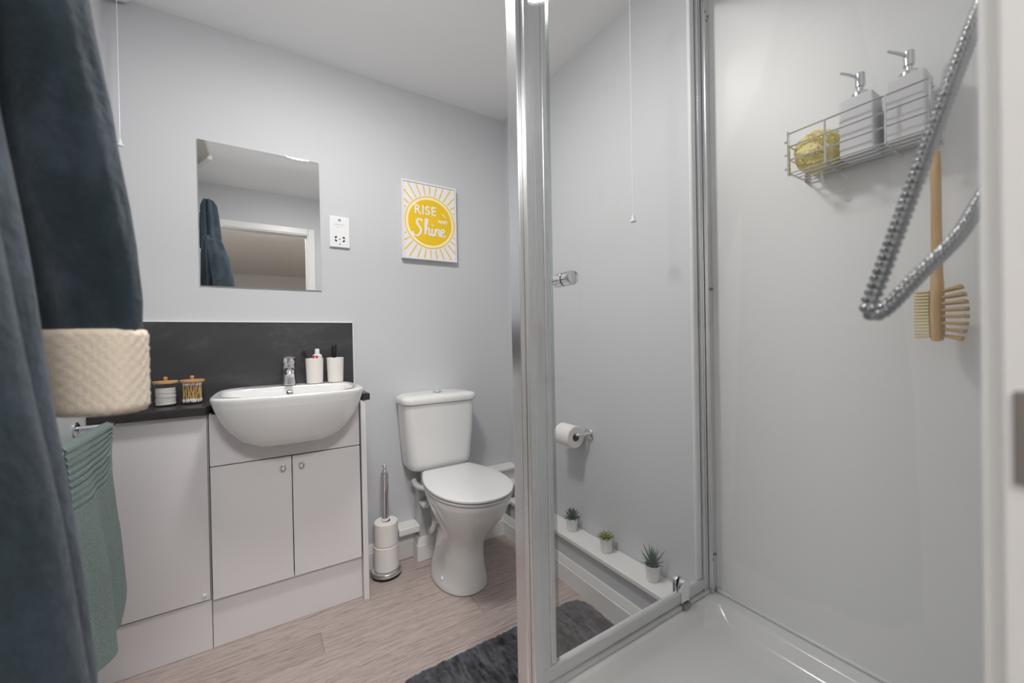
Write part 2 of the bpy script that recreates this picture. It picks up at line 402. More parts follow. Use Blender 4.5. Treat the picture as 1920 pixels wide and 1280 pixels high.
# tap
TX, TY, TZ = .088, 2.03, .9635
t = thing('basin_tap', 'chrome mixer tap with lever on the basin deck', 'tap', (TX, TY, TZ))
b = NB(); lathe(b, [(.030, TZ), (.030, TZ+.008), (.028, TZ+.02), (.0255, TZ+.05), (.027, TZ+.072), (.026, TZ+.09)], (TX, TY, 0), 24); obj('body', b, chrome_m, t)
b = NB(); tube(b, smooth_path([(TX, TY-.005, TZ+.055), (TX, TY-.04, TZ+.064), (TX, TY-.075, TZ+.060), (TX, TY-.088, TZ+.046)], 5), [.020]*6+[.0185]*6+[.0165]*4, 14); obj('spout', b, chrome_m, t)
b = NB(); lathe(b, [(.026, TZ+.091), (.028, TZ+.10), (.026, TZ+.116), (.017, TZ+.126), (.006, TZ+.129)], (TX, TY, 0), 20)
rings = []
for k in range(7):
    q = k/6; w = .016+.006*q; h = .007-.003*q; yy = TY-.0-.078*q; zz = TZ+.114+.010*math.sin(q*2.0)
    rings.append([Vector((TX+w*math.cos(a), yy, zz+h*math.sin(a))) for a in [2*PI*i/12 for i in range(12)]])
loft(b, rings); obj('lever', b, chrome_m, t)
# tumblers
def cup(x, y, label):
    z = .9632
    t = thing('tumbler', label, 'tumbler', (x, y, z), 'cream tumblers on the basin deck')
    b = NB(); lathe(b, [(.0, z), (.031, z), (.034, z+.003), (.0375, z+.112), (.0365, z+.115), (.0355, z+.112), (.032, z+.006), (0, z+.006)], (x, y, 0), 36, cap0=False, cap1=False); obj('body', b, cup_m, t)
    return t
cup(.192, 2.026, 'cream tumbler holding toothbrush and toothpaste, nearest the tap')
cup(.280, 2.028, 'cream tumbler holding the black razor, at the right end of the basin')
t = thing('toothbrush', 'black toothbrush leaning left in the tumbler nearest the tap', 'toothbrush', (.192, 2.026, .972))
b = NB(); tube(b, [(.198, 2.03, .972), (.172, 2.024, 1.06), (.157, 2.022, 1.09)], [.004, .004, .003], 8)
obj('handle', b, blackp_m, t)
b = NB(); tube(b, [(.157, 2.022, 1.088), (.148, 2.02, 1.112)], .005, 8); box(b, .139, .152, 2.012, 2.02, 1.09, 1.108, .001); obj('head', b, blackp_m, t)
t = thing('toothpaste_tube', 'white toothpaste tube with red label and white cap in a tumbler', 'toothpaste', (.2, 2.03, .972))
b = NB(); loft(b, [[Vector((.204+w*math.cos(a), 2.026+d*math.sin(a), z)) for a in [2*PI*i/20 for i in range(20)]] for w, d, z in ((.021, .003, .972), (.021, .012, 1.03), (.0205, .0165, 1.088), (.017, .0155, 1.094), (.0095, .0095, 1.098))]); obj('body', b, plast_m, t)
b = NB(); lathe(b, [(.0095, 1.0985), (.0105, 1.1), (.0095, 1.119), (.007, 1.121)], (.204, 2.026, 0), 16); obj('cap', b, plast_m, t)
b = NB()
for k in range(6):
    pass
aa = [math.radians(200+8*i) for i in range(10)]
loft(b, [[Vector((.204+.0212*math.cos(a), 2.026+.0172*math.sin(a), z)) for a in aa] for z in (1.05, 1.09)], False, False, False); obj('red_label', b, red_m, t)
b = NB(); aa = [math.radians(228+8*i) for i in range(4)]
loft(b, [[Vector((.204+.0216*math.cos(a), 2.026+.0176*math.sin(a), z)) for a in aa] for z in (1.074, 1.086)], False, False, False); obj('logo_patch', b, pink_m, t)
t = thing('razor', 'black razor standing handle up in the right-hand tumbler', 'razor', (.278, 2.03, .972))
b = NB(); tube(b, [(.272, 2.032, .972), (.276, 2.03, 1.075), (.277, 2.03, 1.10)], [.006, .008, .011], 12); tube(b, [(.277, 2.03, 1.098), (.278, 2.03, 1.128)], [.0115, .0105], 12); obj('handle', b, blackp_m, t)
b = NB(); tube(b, [(.270, 2.03, 1.126), (.269, 2.03, 1.136)], .0035, 8); tube(b, [(.285, 2.03, 1.126), (.287, 2.03, 1.139)], .0045, 8); obj('prongs', b, blackp_m, t)

# jars
def jar(x, y, label):
    z = .9215
    t = thing('storage_jar', label, 'jar', (x, y, z), 'lidded jars on the worktop')
    b = NB(); lathe(b, [(0, z), (.034, z), (.0355, z+.002), (.0355, z+.084), (.0335, z+.084), (.0335, z+.005), (0, z+.005)], (x, y, 0), 36, cap0=False, cap1=False); obj('clear_body', b, clear_m, t)
    b = NB(); lathe(b, [(0, z+.0845), (.0375, z+.0845), (.0382, z+.086), (.0382, z+.092), (.037, z+.0935), (0, z+.0935)], (x, y, 0), 36, cap0=False, cap1=False); l = obj('lid', b, bamboo_m, t)
    b = NB(); lathe(b, [(0, z+.094), (.0055, z+.094), (.006, z+.1), (.007, z+.106), (.004, z+.109), (0, z+.1095)], (x, y, 0), 14, cap0=False, cap1=False); obj('knob', b, bamboo_m, l)
J1, J2 = (-.322, 1.962), (-.243, 1.962)
jar(*J1, 'clear jar of cotton pads with bamboo lid, left of the pair')
jar(*J2, 'clear jar of cotton buds with bamboo lid, nearer the basin')
b = NB(); lathe(b, [(0, 0), (.028, 0), (.0297, .0012), (.028, .0026), (0, .0026)], (0, 0, 0), 24, cap0=False, cap1=False)
pad = obj('cotton_pad', b, cotton_m, loc=(0, 0, 0)); tag(pad, 'flat white cotton pad stacked inside the left jar', 'cotton pad', 'cotton pads stacked in the jar')
for i in range(22):
    o = pad if i == 0 else pad.copy()
    if i: C.objects.link(o)
    o.location = (J1[0]+random.uniform(-.0012, .0012), J1[1]+random.uniform(-.0012, .0012), .9267+i*.00285)
b = NB(); tube(b, [(0, 0, -.033), (0, 0, .033)], .0012, 6, mi=0)
for s in (-1, 1): lathe(b, [(.0012, s*.026), (.0027, s*.029), (.003, s*.034), (.002, s*.038), (.0004, s*.039)], n=8, mi=1)
bud = obj('cotton_bud', b, [stick_m, cotton_m], loc=(0, 0, 0)); tag(bud, 'cotton bud with tan stick standing in the jar nearer the basin', 'cotton bud', 'cotton buds in the jar')
k = 0
for i in range(58):
    o = bud if i == 0 else bud.copy()
    if i: C.objects.link(o)
    rr = .0275 if i < 32 else random.uniform(.004, .0235); a = 2*PI*i/32+random.uniform(-.08, .08)
    o.location = (J2[0]+rr*math.cos(a), J2[1]+rr*math.sin(a), .9665+random.uniform(-.0005, .003))
    tl = random.uniform(-.27, .27)
    o.rotation_euler = Matrix.Rotation(tl, 3, Vector((math.cos(a), math.sin(a), 0))).to_euler()

# ------------------------------------------------------------------ wall things
t = thing('mirror', 'frameless rectangular wall mirror above the basin', 'mirror', (.005, YB-.004, 1.395))
MZ0, MZ1, MX0, MX1 = 1.396, 2.008, -.2245, .2355
obj('glass', box(NB(), MX0+.0015, MX1-.0015, 2.0785, 2.080, MZ0+.0015, MZ1-.0015), mirror_m, t)
b = NB(); box(b, MX0, MX1, 2.0795, 2.0845, MZ0, MZ1, .0006, 1); obj('backing', b, mirror_edge_m, t)
# shaver socket
t = thing('shaver_socket', 'white shaver socket plate between the mirror and the sun picture', 'socket', (.319, YB, 1.615))
SX0, SX1, SZ0, SZ1 = .274, .365, 1.612, 1.762
obj('plate', box(NB(), SX0, SX1, 2.073, 2.0845, SZ0, SZ1, .003, 3), plast_m, t)
def disc(x, z, rx, rz, ang=0, yy=2.0727, d=.0006):
    b = NB(); ca, sa = math.cos(ang), math.sin(ang)
    ring = [(rx*math.cos(2*PI*i/12), rz*math.sin(2*PI*i/12)) for i in range(12)]
    loft(b, [[Vector((x+p*ca-q*sa, Y, z+p*sa+q*ca)) for p, q in ring] for Y in (yy-.0004, yy+d)]); return b
scx = (SX0+SX1)/2
obj('switch', box(NB(), scx-.006, scx+.006, 2.070, 2.074, 1.741, 1.749, .001), label_m, t)
for sx, sz, a in ((-.018, .0, .7), (.018, .0, -.7), (-.018, -.016, -.7), (.018, -.016, .7)):
    obj('pin_hole', disc(scx+sx, 1.660+sz, .0065, .0042, a), hole_m, t)
obj('pin_hole', disc(scx, 1.652, .003, .003), hole_m, t)
obj('screw', disc(scx, 1.627, .0035, .0035), label_m, t)
def text_mesh(body, size, m, name, parent, fn, shear=0, bold=0, spacing=1):
    cu = bpy.data.curves.new('t', 'FONT'); cu.body = body; cu.size = size; cu.align_x = 'CENTER'; cu.align_y = 'CENTER'
    cu.shear = shear; cu.offset = bold; cu.space_character = spacing; cu.resolution_u = 4
    o = bpy.data.objects.new('t', cu); C.objects.link(o)
    bpy.context.view_layer.update()
    me = bpy.data.meshes.new_from_object(o.evaluated_get(bpy.context.evaluated_depsgraph_get()))
    bpy.data.objects.remove(o); bpy.data.curves.remove(cu)
    b = NB(); b.from_mesh(me); bpy.data.meshes.remove(me)
    bmesh.ops.triangulate(b, faces=b.faces)
    for v in b.verts: v.co = fn(v.co)
    return obj(name, b, m, parent)
text_mesh('SHAVERS ONLY', .0072, label_m, 'lettering', t, lambda p: Vector((scx+p.x, 2.0726, 1.722+p.y)))
text_mesh('240V   115V', .005, label_m, 'lettering', t, lambda p: Vector((scx+p.x, 2.0726, 1.711+p.y)))

# sun picture
PX0, PX1, PZ0, PZ1 = .622, .934, 1.588, 2.006
PF = 2.058
t = thing('wall_picture', 'white framed print of a yellow sun above the toilet', 'picture', (.778, YB, PZ0))
b = NB(); w = .010
box(b, PX0, PX0+w, PF, 2.0845, PZ0, PZ1, .001, 1); box(b, PX1-w, PX1, PF, 2.0845, PZ0, PZ1, .001, 1)
box(b, PX0+w, PX1-w, PF, 2.0845, PZ0, PZ0+w, .001, 1); box(b, PX0+w, PX1-w, PF, 2.0845, PZ1-w, PZ1, .001, 1); obj('frame', b, trim_m, t)
obj('canvas', box(NB(), PX0+w+.001, PX1-w-.001, PF+.004, PF+.012, PZ0+w+.001, PZ1-w-.001), print_m, t)
pcx, pcz = (PX0+PX1)/2+.002, (PZ0+PZ1)/2-.004
hx, hz = (PX1-PX0)/2-w-.002, (PZ1-PZ0)/2-w-.002
PY = PF+.0036
def ringp(r0_, r1_, m, name, yy):
    b = NB(); n = 64
    R = [[bm_ for bm_ in [b.verts.new((pcx+q*math.cos(2*PI*i/n), yy, pcz+q*math.sin(2*PI*i/n))) for i in range(n)]] for q in (r0_, r1_)]
    for i in range(n): b.faces.new((R[0][i], R[0][(i+1) % n], R[1][(i+1) % n], R[1][i]))
    if r0_ < .002: b.faces.new(R[0])
    return obj(name, b, m, t)
ringp(.001, .124, yellow_m, 'sun_disc', PY); ringp(.124, .137, cream_m, 'cream_ring', PY); ringp(.137, .1425, ray_m, 'outer_ring', PY)
for i in range(34):
    a = 2*PI*(i+.5)/34; ca, sa = math.cos(a), math.sin(a)
    r1_ = min(hx/max(abs(ca), 1e-6), hz/max(abs(sa), 1e-6), .156+ (.11 if i % 2 else .085))
    r0_ = .148
    if r1_ - r0_ < .004: continue
    wd = .0030
    b = NB(); v = []
    for q, wq in ((r0_, wd*.9), (r1_, wd*1.15)):
        for s in (-1, 1): v.append(b.verts.new((pcx+q*ca-s*wq*sa, PY, pcz+q*sa+s*wq*ca)))
    b.faces.new((v[0], v[1], v[3], v[2])); obj('sun_ray', b, ray_m, t)
PT = PY-.0004
text_mesh('RISE', .068, print_m, 'lettering', t, lambda p: Vector((pcx-.028+p.x*.92, PT, pcz+.062+p.y*1.0)), 0, .0012, 1.12)
text_mesh('AND', .026, print_m, 'lettering', t, lambda p: Vector((pcx+.072+p.x, PT, pcz+.012+p.y)), 0, .0009, 1.05)
SN = [0]
def stroke(b, pts, w0, k=8):
    SN[0] += 1; dy = -.00006*SN[0]
    P = smooth_path([(x, 0, z) for x, z in pts], k); n = len(P); L = []
    for i, p in enumerate(P):
        tg = (P[min(i+1, n-1)]-P[max(i-1, 0)]).normalized(); nr = Vector((-tg.z, 0, tg.x))
        w = w0*(.62+.55*abs(tg.z))
        o_ = Vector((0, dy-i*.000005, 0)); L.append((b.verts.new(p+nr*w+o_), b.verts.new(p-nr*w+o_)))
    for a, c in zip(L, L[1:]): b.faces.new((a[0], a[1], c[1], c[0]))
b = NB()
stroke(b, [(.036, .078), (.024, .088), (.008, .078), (.010, .058), (.026, .036), (.024, .010), (.006, -.006), (-.014, .0), (-.016, .014)], .0052)
stroke(b, [(.050, .004), (.056, .040), (.064, .082), (.056, .090), (.052, .060), (.051, .006)], .0042)
stroke(b, [(.052, .020), (.062, .040), (.073, .040), (.073, .018), (.077, .004), (.087, .012)], .0042)
stroke(b, [(.090, .042), (.089, .014), (.095, .003), (.104, .014)], .0042)
stroke(b, [(.093, .058), (.093, .064)], .0044)
stroke(b, [(.108, .042), (.107, .004)], .0042); stroke(b, [(.107, .020), (.116, .040), (.127, .040), (.128, .018), (.132, .004), (.140, .010)], .0042)
stroke(b, [(.140, .020), (.156, .028), (.157, .042), (.146, .043), (.140, .024), (.147, .004), (.160, .006), (.166, .014)], .0042)
for v in b.verts: v.co = Vector((pcx-.083+v.co.x*1.02, PT+v.co.y, pcz-.072+v.co.z*.98))
obj('lettering', b, print_m, t)
b = NB()
for q in (25, 40, 55, 70):
    a = math.radians(q); c0 = Vector((pcx+.062, 0, pcz+.03))
    p0 = c0+Vector((math.cos(a), 0, math.sin(a)))*.022; p1 = c0+Vector((math.cos(a), 0, math.sin(a)))*.032
    stroke(b, [(p0.x, p0.z), (p1.x, p1.z)], .0022, 2)
for v in b.verts: v.co.y += PT
obj('dashes', b, cream_m, t)

# pull cords
def cord(x, y, z1, label):
    t = thing('pull_cord', label, 'pull cord', (x, y, ZC), 'white ceiling pull cords')
    b = NB(); lathe(b, [(0, ZC), (.040, ZC), (.040, ZC-.018), (.032, ZC-.028), (.010, ZC-.034), (0, ZC-.034)], (x, y, 0), 24, cap0=False, cap1=False); obj('switch_base', b, plast_m, t)
    b = NB(); tube(b, [(x, y, ZC-.033), (x, y, z1+.02)], .0014, 6); obj('cord', b, plast_m, t)
    b = NB(); lathe(b, [(.002, z1+.024), (.004, z1+.02), (.0065, z1+.006), (.011, z1+.003), (.011, z1-.002), (.004, z1-.005)], (x, y, 0), 14); obj('toggle', b, plast_m, t)
cord(-.447, 2.035, 1.905, 'white light pull cord hanging in the back left corner')
cord(1.105, .945, 1.555, 'white shower pull cord hanging behind the glass door')

# ------------------------------------------------------------------ toilet
TXc = .782
def egg(a, fr, bk, ab, z, yc=1.66, n=40, xc=TXc, e=2.15):
    pts = []
    h = n//2
    for i in range(h+1):                      # front half, right to left
        th = PI*i/h; c, s = math.cos(th), math.sin(th)
        pts.append(Vector((xc+a*math.copysign(abs(c)**(2/e), c), yc-(yc-fr)*abs(s)**(2/e), z)))
    L = []
    cr = .022
    for i in range(1, 9):
        q = i/8; L.append((a+(ab-a)*q**1.9, yc+(bk-cr-yc)*q))
    for i in range(1, 4):
        th = i/3*PI/2; L.append((ab-cr+cr*math.cos(th), bk-cr+cr*math.sin(th)))
    L.append((ab*.4, bk))
    pts += [Vector((xc-x, y_, z)) for x, y_ in L] + [Vector((xc+x, y_, z)) for x, y_ in L[::-1]]
    return pts
t = thing('toilet', 'white close-coupled toilet with closed lid under the sun picture', 'toilet', (TXc, 1.75, 0))
b = NB()
R_ = [(.118, 1.602, 1.92, .095, 0), (.124, 1.598, 1.922, .10, .006), (.118, 1.604, 1.92, .095, .03), (.102, 1.612, 1.905, .085, .09), (.091, 1.612, 1.89, .076, .16), (.089, 1.60, 1.885, .074, .21),
      (.098, 1.572, 1.90, .09, .25), (.120, 1.528, 1.92, .095, .30), (.145, 1.478, 1.915, .105, .35), (.165, 1.44, 1.91, .115, .40), (.177, 1.418, 1.91, .13, .44), (.179, 1.414, 1.91, .135, .462), (.172, 1.42, 1.905, .13, .468)]
loft(b, [egg(*q, yc=1.66+.12*max(0, 1-q[4]/.32)) for q in R_])
# shelf carrying the cistern
box(b, TXc-.11, TXc+.11, 1.86, 2.0, .395, .474, .012, 3)
obj('pan', b, cer_m, t, 60)
b = NB(); lathe(b, [(.009, 0), (.009, .004), (.005, .008)], (TXc-.108, 1.72, .05), 12, rot_to((-1, -.3, .15))); obj('fixing_cap', b, plast_m, t)
b = NB(); loft(b, [egg(.180, 1.411, 1.90, .132, .4695), egg(.184, 1.407, 1.90, .135, .474), egg(.184, 1.407, 1.90, .135, .480), egg(.180, 1.411, 1.90, .132, .4825)]); obj('seat', b, seat_m, t, 50)
b = NB(); loft(b, [egg(.181, 1.409, 1.902, .132, .4855), egg(.186, 1.404, 1.905, .136, .489), egg(.186, 1.404, 1.905, .136, .496), egg(.180, 1.411, 1.90, .130, .5005), egg(.14, 1.46, 1.87, .10, .5035), egg(.05, 1.6, 1.75, .04, .5045)]); obj('lid', b, seat_m, t, 50)
for s in (-1, 1):
    b = NB(); tube(b, [(TXc+s*.06, 1.908, .484), (TXc+s*.095, 1.908, .484)], .008, 12); obj('hinge', b, seat_m, t)

cn = []
CX = .768
b = NB(); rr = []
for hw, d0, z, q in ((.10, 1.955, .486, .03), (.145, 1.932, .489, .035), (.164, 1.924, .500, .04), (.172, 1.918, .53, .045), (.184, 1.912, .66, .045), (.193, 1.908, .826, .045)):
    rr.append([Vector((x, y_, z)) for x, y_ in rrect(CX-hw, CX+hw, d0, 2.083, q, 6)])
loft(b, rr); cis = obj('cistern', b, cer_m, t, 60)
b = NB(); rr = []
for hw, d0, z, q in ((.196, 1.903, .829, .046), (.202, 1.898, .834, .05), (.203, 1.897, .852, .05), (.197, 1.903, .866, .046), (.17, 1.93, .873, .04), (.10, 1.98, .875, .03)):
    rr.append([Vector((x, y_, z)) for x, y_ in rrect(CX-hw, CX+hw, d0, 2.0835, q, 6)])
loft(b, rr); cl = obj('cistern_lid', b, cer_m, t, 60)
b = NB(); lathe(b, [(.026, .8752), (.026, .879), (.022, .881), (.021, .879), (.020, .882), (.006, .8835)], (CX+.005, 1.99, 0), 24); obj('flush_button', b, chrome_m, cl)
# water feed elbow under the cistern
b = NB(); tube(b, smooth_path([(.64, 2.005, .43), (.645, 1.985, .41), (.675, 1.96, .392), (.70, 1.95, .385)], 5), .013, 10); obj('feed_pipe', b, plast_m, t)
b = NB(); tube(b, smooth_path([(.668, 1.78, .30), (.662, 1.80, .25), (.672, 1.86, .21), (.70, 1.93, .19)], 5), .012, 10); obj('side_trap', b, cer_m, t)

# roll stand and rolls
HX, HY = .487, 1.985
t = thing('toilet_roll_stand', 'chrome toilet roll stand on the floor beside the vanity', 'roll stand', (HX, HY, 0))
b = NB(); lathe(b, [(0, 0), (.068, 0), (.069, .003), (.069, .010), (.066, .012)], (HX, HY, 0), 36, cap0=False); obj('rubber_foot', b, rubber_m, t)
b = NB(); lathe(b, [(.069, .0122), (.0735, .015), (.0735, .026), (.070, .031), (.058, .034), (0, .034)], (HX, HY, 0), 40, cap1=False); obj('base', b, satin_m, t)
b = NB(); lathe(b, [(.0175, .0345), (.0175, .495), (.0145, .502)], (HX, HY, 0), 20); obj('pole', b, chrome_m, t)
b = NB(); lathe(b, [(.0125, .5025), (.0135, .508), (.009, .514), (.005, .519), (.0095, .526), (.011, .533), (.007, .541), (.003, .545)], (HX, HY, 0), 18); obj('finial', b, chrome_m, t)
def roll_mesh(b, rad, core, h, c, mtx=None):
    lathe(b, [(core, 0), (rad-.004, 0), (rad, .004), (rad, h-.004), (rad-.004, h), (core, h)], c, 44, mtx, False, False)
    lathe(b, [(core, h), (core, 0)], c, 28, mtx, False, False, 1)
b = NB(); roll_mesh(b, .0585, .021, .118, (HX+.001, HY, .0345)); tag(obj('toilet_roll', b, [paper_m, card_m], loc=(HX, HY, .0345)), 'white toilet roll resting on the chrome stand base, lower of two', 'toilet roll', 'toilet rolls on the floor stand')
b = NB(); roll_mesh(b, .0565, .021, .112, (HX+.002, HY-.001, .1535)); tag(obj('toilet_roll', b, [paper_m, card_m], loc=(HX, HY, .1535)), 'white toilet roll on top of another on the chrome stand', 'toilet roll', 'toilet rolls on the floor stand')
# wall roll holder
RY, RZ = 1.372, .700
t = thing('roll_holder', 'chrome roll holder on the right wall seen through glass', 'roll holder', (XR, RY, RZ))
b = NB(); lathe(b, [(.027, 0), (.027, .006), (.024, .010), (.012, .011)], (XR, RY, RZ), 28, rot_to((-1, 0, 0))); obj('rosette', b, chrome_m, t)
b = NB(); tube(b, smooth_path([(XR-.010, RY, RZ), (XR-.05, RY, RZ), (XR-.066, RY+.012, RZ), (XR-.068, RY+.05, RZ), (XR-.068, RY+.145, RZ)], 5), .0075, 12); obj('arm', b, chrome_m, t)
b = NB(); roll_mesh(b, .052, .0195, .104, (XR-.068, RY+.018, RZ-.0115), rot_to((0, 1, 0))); tag(obj('toilet_roll', b, [paper_m, card_m], loc=(XR-.068, RY+.018, RZ)), 'white toilet roll hanging on the chrome wall holder', 'toilet roll')

# succulents
def succulent(x, y, label, kind):
    z = .2285; sc = 1.0
    t = thing('potted_succulent', label, 'plant', (x, y, z), 'small potted plants along the white ledge')
    b = NB(); lathe(b, [(0, z), (.020, z), (.0225, z+.002), (.0275, z+.058), (.0265, z+.0595), (.0255, z+.058), (.0245, z+.05), (0, z+.05)], (x, y, 0), 28, cap0=False, cap1=False); obj('pot', b, pot_m, t)
    b = NB(); lathe(b, [(.0244, z+.0505), (.0235, z+.0555), (.012, z+.059), (0, z+.06)], (x, y, 0), 20, cap1=False); obj('soil', b, soil_m, t)
    def leaf(az, tilt, L, w, th, m, cup=0):
        b = NB(); rings = []; N = 6
        d = Vector((math.cos(az)*math.sin(tilt), math.sin(az)*math.sin(tilt), math.cos(tilt)))
        s = Vector((-math.sin(az), math.cos(az), 0)); nrm = d.cross(s)
        base = Vector((x, y, z+.057))+Vector((math.cos(az), math.sin(az), 0))*.004
        for k in range(N+1):
            q = k/N
            if kind == 'spiky': wd = w*(1-q)**.8*(.75+.6*q) + .0002
            else: wd = w*math.sqrt(max(.02, 1-(2*q-1.05)**2))*(.5+.5*q)
            p = base + d*(L*q) + nrm*(cup*q*q)
            rings.append([p+s*(wd*math.cos(a))+nrm*(th*(wd/w)*math.sin(a)) for a in [2*PI*i/6 for i in range(6)]])
        loft(b, rings); obj('leaf', b, m, t)
    if kind == 'spiky':
        for i in range(6): leaf(i*PI/3+.3, .16, .062+.01*(i % 2), .0048, .0024, leaf_m, -.003)
        for i in range(9): leaf(i*2*PI/9, .62, .058+.008*(i % 3), .0052, .0026, leaf_m, -.004)
        for i in range(8): leaf(i*PI/4+.2, 1.12, .042, .0048, .0024, leaf_m, -.008)
    elif kind == 'haworthia':
        for i in range(5): leaf(i*2*PI/5+.3, .2, .046, .0066, .003, leaf_m, -.002)
        for i in range(8): leaf(i*PI/4, .62, .042, .0068, .0032, leaf_m, -.004)
        for i in range(9): leaf(i*2*PI/9+.2, 1.15, .036, .0062, .003, leaf_m, -.010)
    else:
        for ring_, n_, tl, L in ((0, 5, .3, .024), (1, 8, .8, .031), (2, 10, 1.2, .034)):
            for i in range(n_): leaf(i*2*PI/n_+ring_*.4, tl, L, .0088, .0045, leaf2_m, -.004)
succulent(1.232, 1.452, 'dark green rosette succulent in white pot, farthest back on the ledge', 'haworthia')
succulent(1.228, 1.226, 'olive rounded succulent in white pot, middle of the ledge', 'round')
succulent(1.226, .985, 'tall spiky dark succulent in white pot, nearest the shower', 'spiky')

# bath mat
MXa, MXb, MYa, MYb = .335, 1.158, .83, 1.325
b = NB(); nx, ny = 150, 92; g = []
for j in range(ny+1):
    rowv = []
    for i in range(nx+1):
        x = MXa+(MXb-MXa)*i/nx; yy = MYa+(MYb-MYa)*j/ny
        # rounded corners
        rad = .07; cx = min(max(x, MXa+rad), MXb-rad); cy = min(max(yy, MYa+rad), MYb-rad)
        dx, dy = x-cx, yy-cy
        m_ = max(abs(dx), abs(dy)); l = math.hypot(dx, dy)
        if l > 1e-6 and abs(dx) > 1e-6 and abs(dy) > 1e-6: x, yy = cx+dx*m_/l, cy+dy*m_/l
        e = min(i, nx-i, j, ny-j)
        z = .017*min(1, (e/3)**.5) if e else .001
        if e: z += .0055*(noise.noise(Vector((x*70, yy*40, 0)))) + .003*noise.noise(Vector((x*160, yy*160, 3)))
        rowv.append(b.verts.new((x, yy, max(z, .001))))
    g.append(rowv)
for j in range(ny):
    for i in range(nx): b.faces.new((g[j][i], g[j][i+1], g[j+1][i+1], g[j+1][i]))
tag(obj('bath_mat', b, mat_m, ang=80), 'charcoal mottled tufted bath mat with rounded corners on the floor', 'bath mat')

# ------------------------------------------------------------------ shower
SXL, SY1, RIM = .50, .80, .293
t = thing('shower_tray', 'white raised acrylic shower tray with sunken floor', 'shower tray', (.89, .42, 0))
b = NB(); obj('riser', box(NB(), SXL+.012, 1.268, .045, SY1-.012, .001, .235, .001), trim_m, t)
b = NB(); rr = []
for ins, z, q in ((.0, .236, .02), (.0, RIM-.004, .02), (.004, RIM, .02), (.040, RIM-.001, .03), (.052, RIM-.008, .04), (.068, RIM-.035, .055), (.09, RIM-.046, .07), (.13, RIM-.050, .08), (.28, RIM-.054, .08)):
    rr.append([Vector((x, y_, z)) for x, y_ in rrect(SXL+ins, 1.270-ins, .040+ins, SY1-ins, q, 8)])
loft(b, rr); obj('tray', b, tray_m, t, 60)
b = NB(); box(b, 1.2605, 1.2725, .038, .756, RIM+.0005, RIM+.010, .003, 3); obj('upstand', b, tray_m, t)
b = NB(); lathe(b, [(.04, RIM-.0535), (.04, RIM-.0495), (.03, RIM-.047), (.005, RIM-.046)], (.72, .25, 0), 28); obj('waste', b, chrome_m, t)
struct('wall_right_2', box(NB(), 1.271, XR-.0003, .0365, .80, RIM+.0005, ZC-.0005), panel_m)
struct('wall_front_2', box(NB(), .60, 1.2705, YF+.0003, YF+.008, RIM+.011, ZC-.0005), panel_m)

t = thing('shower_enclosure', 'chrome framed glass shower enclosure with corner post and side panel', 'shower screen', (.6, .78, RIM))
ZT = 2.30
def post(name, x0, x1, y0, y1, z0=RIM+.001, z1=ZT, bev=.002, m=satin_m):
    return obj(name, box(NB(), x0, x1, y0, y1, z0, z1, bev, 2), m, t)
b = NB(); box(b, .500, .521, .757, .80, RIM+.001, ZT, .003, 3); box(b, .5235, .549, .757, .795, RIM+.001, ZT, .003, 3); box(b, .508, .545, .763, .79, RIM+.001, ZT)
obj('corner_post', b, satin_m, t)
post('side_stile', .512, .530, .742, .7565, bev=.0015)
obj('side_glass', box(NB(), .519, .524, .075, .744, RIM+.02, ZT-.02), glass_m, t)
b = NB(); box(b, .508, .534, .06, .742, RIM+.001, RIM+.022, .003); box(b, .508, .534, .06, .742, ZT-.022, ZT, .003); obj('side_rail', b, satin_m, t)
post('side_wall_profile', .508, .534, .0445, .062)
b = NB(); box(b, .5505, 1.2375, .763, .795, RIM+.001, RIM+.012, .001); box(b, .5505, 1.2375, .770, .790, RIM+.012, RIM+.049, .006, 3); br = obj('bottom_rail', b, mat('white_rail', srgb(214, 216, 218), .3, .25), t)
b = NB(); box(b, .5505, 1.2375, .763, .795, ZT-.04, ZT, .003); obj('top_rail', b, satin_m, t)
wp = post('wall_profile', 1.238, 1.2705, .757, .80)
post('hinge_stile', 1.214, 1.236, .766, .794)
b = NB(); box(b, 1.236, 1.2385, .752, .758, RIM+.001, ZT, .0008, 1); obj('profile_lip', b, satin_m, wp)
for sx, sz in ((1.248, 2.215), (1.262, 2.205), (1.256, 2.19), (1.247, 1.303), (1.257, 1.302), (1.264, 1.303), (1.247, .405), (1.262, .418), (1.256, .42)):
    b = NB(); lathe(b, [(.0045, 0), (.0045, .0015), (.0025, .0025)], (sx, .757, sz), 12, rot_to((0, -1, 0))); obj('screw', b, brass_m, wp)

t = thing('shower_door', 'clear glass pivot shower door with round chrome knob', 'shower door', (.9, .78, RIM+.05))
DZ0, DZ1 = RIM+.052, ZT-.045
obj('pane', box(NB(), .566, 1.196, .7775, .7825, DZ0, DZ1), glass_m, t)
b = NB(); box(b, .555, .578, .768, .792, DZ0, DZ1, .002, 2); box(b, .5805, .598, .770, .790, DZ0, DZ1, .004, 3); box(b, .56, .60, .776, .784, DZ0, DZ1); obj('stile', b, satin_m, t)
obj('seal', box(NB(), .598, .609, .772, .788, DZ0, DZ1, .003, 2), glass('seal_strip', (.80, .84, .83), 1.6, .2), t)
obj('seal', box(NB(), 1.190, 1.212, .773, .787, DZ0+.003, DZ1, .004, 2), seal_m, t)
KX, KZ = .652, 1.300
b = NB(); lathe(b, [(.016, .0028), (.018, .005), (.0185, .028), (.017, .034), (.006, .036)], (KX, .78, KZ), 24, rot_to((0, -1, 0)))
obj('knob', b, chrome_m, t)
b = NB(); lathe(b, [(.016, .0028), (.018, .005), (.0185, .028), (.017, .034), (.006, .036)], (KX, .78, KZ), 24, rot_to((0, 1, 0))); obj('knob', b, chrome_m, t)
b = NB()
out = [(1.086, .305), (1.124, .305)]
